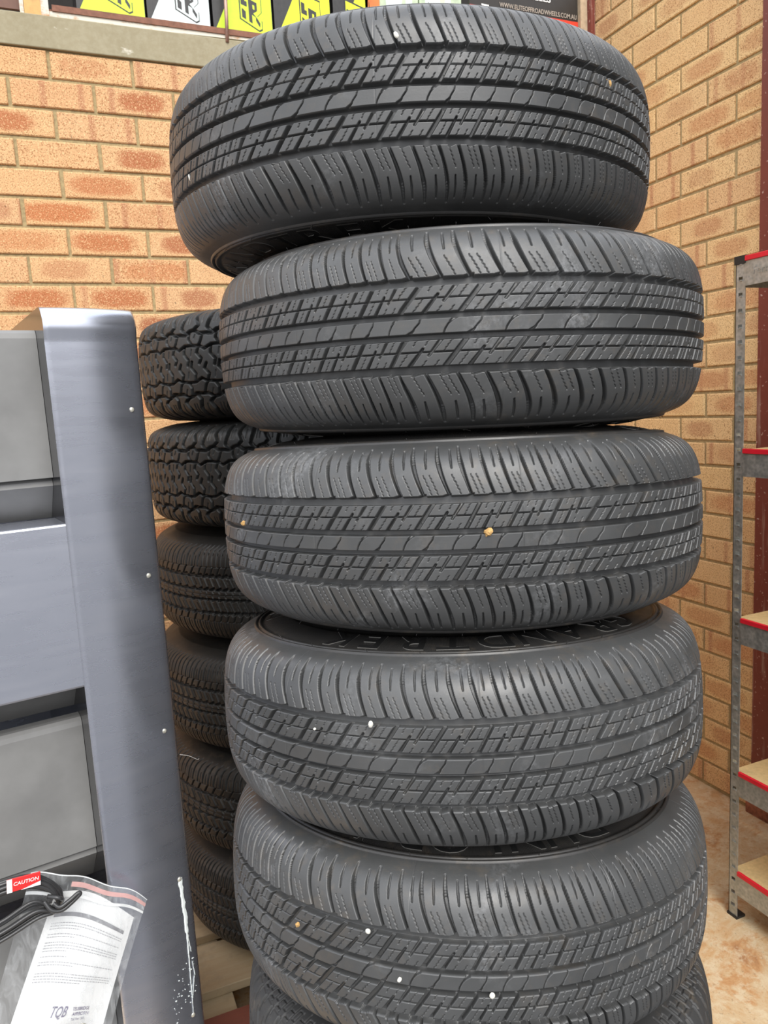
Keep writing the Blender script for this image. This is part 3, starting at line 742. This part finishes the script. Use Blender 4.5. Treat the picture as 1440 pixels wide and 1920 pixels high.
for zt in (1.797, 1.318, .867, .432, .135):
    sh = bx('shelf_beam', (-.0015, .0005, -.871, -.0295, zt-.060, zt), m_galv, rack)
    bm = bmesh.new(); box(bm, 0, .02, -.871, -.0295, zt-.012, zt-.010); link('beam_ledge', mesh('b', bm), m_galv, sh)
    bx('shelf_beam', (RW-.002, RW, -.871, -.0295, zt-.060, zt), m_galv, rack)
    bx('shelf_beam', (.003, RW-.003, -.0035, -.0019, zt-.060, zt), m_galv, rack); bx('shelf_beam', (.003, RW-.003, -.898, -.8965, zt-.060, zt), m_galv, rack)
    bx('red_edge_strip', (-.0045, .004, -.871, -.0302, zt, zt+.0125), m_red, rack, bev=.001)
    bx('shelf_board', (.0045, RW-.003, -.894, -.006, zt-.003, zt+.007), m_mdf, rack)
for v in ferro.vertices: v.co = Vector((-.0016-v.co.z, -.052-v.co.x, 1.762+v.co.y))
fo = link('embossed_script', ferro, m_galv, rack)

# ------------------------------------------------------------------ big black plastic bin at the left
P0 = np.array([-1.98488306, -1.32741615, 0.]); UU = np.array([0.98613681, 0.16593429, 0.]); NN = np.array([0.16593429, -0.98613681, 0.])
TM = Matrix(((UU[0], -NN[0], 0, P0[0]), (UU[1], -NN[1], 0, P0[1]), (0, 0, 1, 0), (0, 0, 0, 1)))   # local: x along front, y into the bin, z up
def plastic():
    M = Mat('black_plastic_shell', (.04, .042, .05), .3, .88); v = M.coord()
    a = M.noise(v, 5, 5, .65); st = M.noise(M.coord('Object', (5, 5, 40)), 1.4, 3, .55); sp = M.noise(M.coord('Object', (260, 260, 420)), 1, 2, .5)
    c = M.mix(a, (.55, .575, .66), (.66, .685, .77)); c = M.mix(M.ramp(st, (.5, 0.), (.8, .25)), c, (.72, .72, .77))
    c = M.mix(M.math('MULTIPLY', M.ramp(sp, (.74, 0.), (.77, .35)), M.ramp(M.noise(v, 12, 2, .5), (.55, 0.), (.62, 1.))), c, (.12, .12, .13))
    M.color(c); M.rough(M.ramp(st, (.3, .25), (.7, .31)))
    return M.m
m_shell = plastic(); m_flank_shade = simple('glossy_recess_shade', (.018, .018, .02), .16); m_inset = simple('grey_plastic_inset', (.22, .218, .212), .40, 0, .14, 9)
bn = thing('plastic_bin', 'tall black moulded plastic bin with recessed panels left of the tyres', 'bin', (0, 0, 0)); bn.matrix_world = TM
XR, XC, XL, HT = .018, -.123, -1.0, 1.671
YB = .46      # depth of the bin
def bend(x):   # gentle curve-back of the front face towards the right corner
    t = max(0., (x+.080)/.098); return .021*t**2.1
def front_face(bm, x0, x1, z0, z1, top=False):
    xs = np.linspace(x0, x1, max(2, int((x1-x0)/.008))) if x1 > -.1 else np.linspace(x0, x1, 2)
    zs = [z0, z1]
    rows = []
    prof = [(0, z0)]+([(0, z1-.056), (-.0012, z1-.047), (-.0035, z1-.038), (-.0045, z1-.030), (-.0030, z1-.021), (.004, z1-.012), (.010, z1-.005), (.018, z1-.001), (.03, z1)] if top else [(0, z1)])
    grid = [[bm.verts.new((x, bend(x)+p[0], p[1])) for x in xs] for p in prof]
    for A, B in zip(grid, grid[1:]):
        for k in range(len(xs)-1): bm.faces.new((A[k], A[k+1], B[k+1], B[k])).smooth = True
    return grid
bm = bmesh.new()
RZ1, RZ2, RZ3 = 1.336, 1.066, .38          # recess levels
g = front_face(bm, XC, XR, 0, HT, True)
# right corner roll and side
for A, B in zip(g, g[1:]): pass
def ring(i): return g[i][-1].co
side = []
for row in g:
    p = row[-1].co; side.append([row[-1]]+[bm.verts.new((XR+dx, p.y+dy, p.z)) for dx, dy in ((.004, .004), (.006, .012), (.006, .03))]+[bm.verts.new((XR+.006, max(YB, p.y+.03), p.z))])
for A, B in zip(side, side[1:]):
    for k in range(4): bm.faces.new((A[k], A[k+1], B[k+1], B[k])).smooth = True
# top rim flat
T = g[-1]; Tb = [bm.verts.new((v.co.x, YB, HT)) for v in T]
for k in range(len(T)-1): bm.faces.new((T[k], T[k+1], Tb[k+1], Tb[k])).smooth = False
# left flank of the post above the recess, goes deep
gl = [row[0] for row in g]
lf = [bm.verts.new((XC-.004, YB, v.co.z)) for v in gl]
lf[0].co.z = 0
for k in range(len(gl)-1): bm.faces.new((gl[k], gl[k+1], lf[k+1], lf[k])).material_index = 1  # flank painted black for the recess shade; same plastic as the front
shell = link('shell_post', mesh('shell', bm), [m_shell, m_flank_shade], bn)
bm = bmesh.new()
# horizontal band between the recesses, with lips
box(bm, XL, XC+.03, .0003, .10, RZ2, RZ1, bev=.004)
link('cross_band', mesh('band', bm), m_shell, bn)
bm = bmesh.new(); box(bm, XL, XC+.03, .0003, .10, 0, RZ3, bev=.004); link('base_band', mesh('band', bm), m_shell, bn)
def inset(z0, z1, y0, y1, nm='recess_panel', mat=m_inset):
    """raised panel in a recess, face leaning from depth y0 (bottom) to y1 (top), rolled top edge"""
    bm = bmesh.new(); x0, x1 = XL, XC-.001
    prof = [(y0+.018, z0-.0), (y0, z0+.002), (y1, z1-.014), (y1+.002, z1-.006), (y1+.007, z1-.001), (y1+.014, z1)]
    prof += [(y1+.03, z1), (y0+.05, z0)]
    prism(bm, prof, x0, x1, 0)
    for f in bm.faces:
        if len(f.verts) == 4: f.smooth = False
    bmesh.ops.recalc_face_normals(bm, faces=bm.faces)
    return link(nm, mesh(nm, bm), mat, bn)
inset(1.404, 1.642, .060, .066)
inset(RZ1-.004, 1.406, .125, .070, 'recess_step')
inset(.757, .995, .058, .062)
inset(.995, RZ2+.004, .125, .066, 'recess_step')
inset(.665, .757, .135, .066, 'recess_step')
inset(.36, .662, .060, .066)
bx('bin_back', (XL, XR, YB-.01, YB, 0, 1.60), m_shell, bn); bx('bin_side', (XL-.01, XL, 0, YB, 0, HT), m_shell, bn)
# screws
m_screw = simple('screw_head', (.6, .58, .5), .4, .5, .3, 300)
for i, z in enumerate((1.508, 1.229, .951, .669, .396)):
    bm = bmesh.new(); bmesh.ops.create_uvsphere(bm, u_segments=14, v_segments=8, radius=.0042)
    for v in bm.verts: v.co.y *= .45; v.co += Vector((0, bend(0)-.0004, z))
    link('screw', mesh('screw', bm), m_screw, bn, smooth=True)
# dried paint run down from the fourth screw
m_paint = simple('dried_white_paint', (.8, .86, .84), .6, 0, .06)
bm = bmesh.new(); rg = random.Random(2)
def drip(pts, ws):
    L_ = []
    for (x, z), w in zip(pts, ws): L_.append([bm.verts.new((x-w/2, bend(x)-.0010, z)), bm.verts.new((x, bend(x)-.0018, z)), bm.verts.new((x+w/2, bend(x)-.0008, z))])
    for A, B in zip(L_, L_[1:]):
        bm.faces.new((A[0], B[0], B[1], A[1])); bm.faces.new((A[1], B[1], B[2], A[2]))
def wig(p0, p1, n, w0, w1, j):
    P = [(p0[0]+(p1[0]-p0[0])*i/n+rg.uniform(-j, j), p0[1]+(p1[1]-p0[1])*i/n) for i in range(n+1)]
    drip(P, [(w0+(w1-w0)*i/n)*rg.uniform(.7, 1.3) for i in range(n+1)])
wig((.0005, .672), (.0045, .560), 22, .0078, .0055, .0009); wig((.004, .562), (.001, .40), 30, .0030, .0010, .0004); wig((.0045, .562), (.009, .52), 10, .0024, .0012, .0005)
wig((.009, .50), (.012, .47), 6, .0012, .002, .0004); wig((.010, .47), (.003, .43), 8, .0018, .0006, .0004)
for k in range(46):
    x = rg.uniform(-.035, .012); z = .47+(x+.01)*.9+rg.uniform(-.055, .035); s = rg.uniform(.0004, .0016)
    v = [bm.verts.new((x+s*math.cos(a)*1.3, bend(x)-.0008, z+s*math.sin(a))) for a in (0, 1.2, 2.3, 3.4, 4.8)]; bm.faces.new(v)
link('paint_run', mesh('paint', bm), m_paint, bn)

# ------------------------------------------------------------------ document bag, sheet, small pouch and cable coil
def LP(x, y, z): return TM @ Vector((x, y, z))
def grid_surf(name, C4, nx, nz, yfun, mat, parent=None, th=0):
    """C4 corners (x,z): TL, TR, BR, BL; y from yfun(u,v)"""
    bm = bmesh.new(); G = []
    for j in range(nz+1):
        v = j/nz; row = []
        for i in range(nx+1):
            u = i/nx; a = np.array(C4[0])*(1-u)+np.array(C4[1])*u; b = np.array(C4[3])*(1-u)+np.array(C4[2])*u
            p = a*(1-v)+b*v; dz = 0
            if callable(th): dz = th(u, v)
            row.append(bm.verts.new((p[0], yfun(u, v), p[1]+dz)))
        G.append(row)
    for j in range(nz):
        for i in range(nx): bm.faces.new((G[j][i], G[j+1][i], G[j+1][i+1], G[j][i+1])).smooth = True
    o = link(name, mesh(name, bm), mat, parent); return o
bag_w = lambda u, v: -.012-.010*math.sin(u*PI)*(1-.3*v)-.0025*math.sin(u*9+v*5)-.012*(1-v)
def clear():
    M = Mat('clear_film', (.86, .89, .91), .16); M.b.inputs['Alpha'].default_value = .26
    v = M.coord(); w = M.noise(M.coord('Object', (40, 40, 14)), 1.5, 4, .65, 1.2); M.l(M.ramp(w, (.42, .12), (.64, .3), (.74, .65)), M.b.inputs['Alpha']); M.bump(w, .3, .002); return M.m
m_film = clear()
TLc, TRc, BRc, BLc = (-.236, .800), (-.067, .684), (-.150, .46), (-.345, .50)
bag = thing('zip_bag', 'clear zip-lock document bag leaning on the black bin', 'bag'); bag.matrix_world = TM
crest = lambda u, v: (.004*math.sin(u*9.)+.003*math.sin(u*15+1)-.004+.022*math.sin(u*PI))*(1-v)**3
grid_surf('film', (TLc, TRc, BRc, BLc), 30, 30, lambda u, v: bag_w(u, v), m_film, bag, crest)
def strip(v0, v1, nm, mat, u0=0., u1=1., off=.0008):
    bm = bmesh.new(); A = []
    for i in range(31):
        u = u0+(u1-u0)*i/30; col = []
        for v in (v0, v1):
            a = np.array(TLc)*(1-u)+np.array(TRc)*u; b = np.array(BLc)*(1-u)+np.array(BRc)*u; p = a*(1-v)+b*v
            col.append(bm.verts.new((p[0], bag_w(u, v)-off, p[1]+crest(u, v))))
        A.append(col)
    for p, q in zip(A, A[1:]): bm.faces.new((p[0], p[1], q[1], q[0])).smooth = True
    return link(nm, mesh(nm, bm), mat, bag)
m_zip = simple('zip_white', (.85, .88, .88), .4)
strip(.095, .112, 'zip_seal', m_zip); o = strip(.032, .058, 'red_line', simple('faded_red_print', (.70, .42, .40), .6), .35, 1.0); o['label'] = 'faded red line along the mouth of the bag'
strip(.0, .006, 'bag_mouth', m_zip)
# sheet of paper with print
m_paper = simple('paper', (.86, .87, .87), .7, 0, .02); m_ink = simple('grey_ink', (.22, .22, .24), .7)
m_ink2 = simple('light_ink', (.42, .42, .44), .7); m_ink3 = simple('violet_ink', (.16, .14, .24), .7)
sheet = thing('instruction_sheet', 'white printed instruction sheet inside the clear bag', 'paper'); sheet.matrix_world = TM
pc = ((-.205, .752), (-.091, .656), (-.172, .44), (-.318, .49))
pcrest = lambda u, v: .022*math.sin(u*PI)*(1-v)
py = lambda u, v: bag_w(.1+u*.8, .15+v*.8)+.0035
grid_surf('page', pc, 24, 24, py, m_paper, sheet, pcrest)
def on_page(u, v, off=.0006):
    a = np.array(pc[0])*(1-u)+np.array(pc[1])*u; b = np.array(pc[3])*(1-u)+np.array(pc[2])*u; p = a*(1-v)+b*v
    return Vector((p[0], py(u, v)-off, p[1]+pcrest(u, v)))
def bar(bm, u0, u1, v0, v1, n=12):
    A = [(bm.verts.new(on_page(u0+(u1-u0)*i/n, v0)), bm.verts.new(on_page(u0+(u1-u0)*i/n, v1))) for i in range(n+1)]
    for p, q in zip(A, A[1:]): bm.faces.new((p[0], p[1], q[1], q[0]))
bm = bmesh.new(); bar(bm, .08, .93, .125, .150, 16); link('header_rule', mesh('rule', bm), m_ink, sheet)
bm = bmesh.new(); rg = random.Random(4)
vv = .185
for para in (3, 2, 4, 1, 2, 0, 4):
    for k in range(para):
        end = .93 if k < para-1 else rg.uniform(.35, .6); x = .08
        while x < end:
            w = rg.uniform(.010, .034); bar(bm, x, min(x+w, end), vv, vv+.0055, 2); x += w+.007
        vv += .0165
    vv += .016
link('print_lines', mesh('print', bm), m_ink2, sheet)
def page_text(body, u, v, size, mat, shear=0, wide=1.):
    me = text_mesh(body, 1, 0, .01, 3, 'LEFT')
    for q in me.vertices:
        x = q.co.x*size*wide+q.co.y*size*shear; q.co = on_page(u+x, v-q.co.y*size*.9, .0009)
    return link('stamp_text', me, mat, sheet)
page_text('TQB', .36, .735, .105, m_ink3, .25, .85)
page_text('TELEBRIDGE', .60, .700, .034, m_ink3); page_text('AIRBORN', .61, .735, .036, m_ink3, 0, 1.2); page_text('Toll free 1300', .61, .765, .026, m_ink3)
# small pouch with hardware at the bottom of the bag
pch = thing('hardware_pouch', 'small clear pouch with metal fittings low in the bag', 'pouch'); pch.matrix_world = TM
grid_surf('pouch_film', ((-.262, .562), (-.166, .535), (-.182, .47), (-.30, .49)), 8, 6, lambda u, v: -.040-.004*math.sin(u*PI), m_film, pch)
for k in range(4):
    bm = bmesh.new(); c = Vector((-.232+k*.013, -.042, .527-k*.004))
    tube(bm, [c+Vector((.006*math.cos(a), 0, .006*math.sin(a))) for a in np.linspace(0, 2*PI, 17)], .0018, 8, False)
    link('washer', mesh('washer', bm), m_screw, pch)
# coil of cable
coil = thing('cable_coil', 'coil of black cable with red caution tag hanging in front of the bin', 'cable'); coil.matrix_world = TM @ Matrix.Translation((-.013, 0, .007))
def cab():
    M = Mat('cable_black', (.045, .045, .046), .3); v = M.coord(); M.bump(M.noise(v, 160, 3), .2, .001); return M.m
m_cab = cab()
rg = random.Random(9); bm = bmesh.new()
knot = np.array([-.190, .744])
for k in range(7):
    ya = -.036-.0045*(k % 3)-.002*rg.random(); up = .8015-.0062*(k % 4)+rg.uniform(-.002, .002); dn = .712+.0065*(k % 5)+rg.uniform(-.0015, .0015)
    kx = -.186-.0035*(k % 3)
    P = [(-.47, ya, up-.030), (-.38, ya, up-.018), (-.29, ya, up-.004), (-.235, ya-.003, up-.003), (-.205, ya-.004, up-.019), (kx, ya-.002, .747+rg.uniform(-.004, .004)),
         (-.197, ya, .727), (-.225, ya, dn+.014), (-.275, ya, dn), (-.35, ya, dn-.012), (-.47, ya, dn-.028)]
    tube(bm, spline(P, 8), .0031, 10)
link('cable_loops', mesh('coil', bm), m_cab, coil)
bm = bmesh.new()
tube(bm, spline([(-.212, -.050, .752), (-.204, -.058, .738), (-.190, -.060, .733), (-.175, -.058, .738), (-.163, -.058, .7455), (-.1605, -.058, .7485), (-.164, -.058, .7500), (-.178, -.060, .744), (-.192, -.061, .740), (-.2, -.056, .747)], 8), .0032, 10)
tube(bm, spline([(-.206, -.048, .757), (-.192, -.058, .754), (-.186, -.052, .745), (-.190, -.045, .736)], 6), .0032, 10)
link('tail_loop', mesh('tail', bm), m_cab, coil)
m_tag = simple('tag_red', (.78, .03, .03), .45, 0, .05); m_tagw = simple('tag_white', (.88, .84, .82), .5)
tg = link('caution_tag', None or (lambda b: (box(b, -.0235, .0235, -.0022, .0, -.0105, .0105, bev=.001), mesh('tag', b))[1])(bmesh.new()), m_tag, coil)
TG = Matrix.Translation((-.2365, -.056, .7985)) @ Matrix.Rotation(math.radians(5), 4, 'Y'); tg.matrix_local = TG
bm = bmesh.new(); box(bm, -.0235, -.016, -.0027, -.0021, -.0105, .0105); prism(bm, [(-.004, -.0103), (.0233, -.0103), (.0233, -.004)], -.0027, -.0021, 1)
link('tag_white_print', mesh('w', bm), m_tagw, tg)
me = text_mesh('CAUTION', .0078, .0002, .0001, 3, 'CENTER')
for v in me.vertices: v.co = Vector((v.co.x+.003+v.co.y*.15, -.0027-v.co.z, v.co.y-.001))
link('tag_text', me, m_tagw, tg)
# loose hair caught on the bin's edge
bm = bmesh.new(); tube(bm, spline([(.020, .004, .905), (.035, .0, .899), (.048, 0, .889), (.052, .0, .8885)], 6), .0004, 5)
link('loose_thread', mesh('thread', bm), simple('thread_pale', (.5, .48, .45), .6), bn)
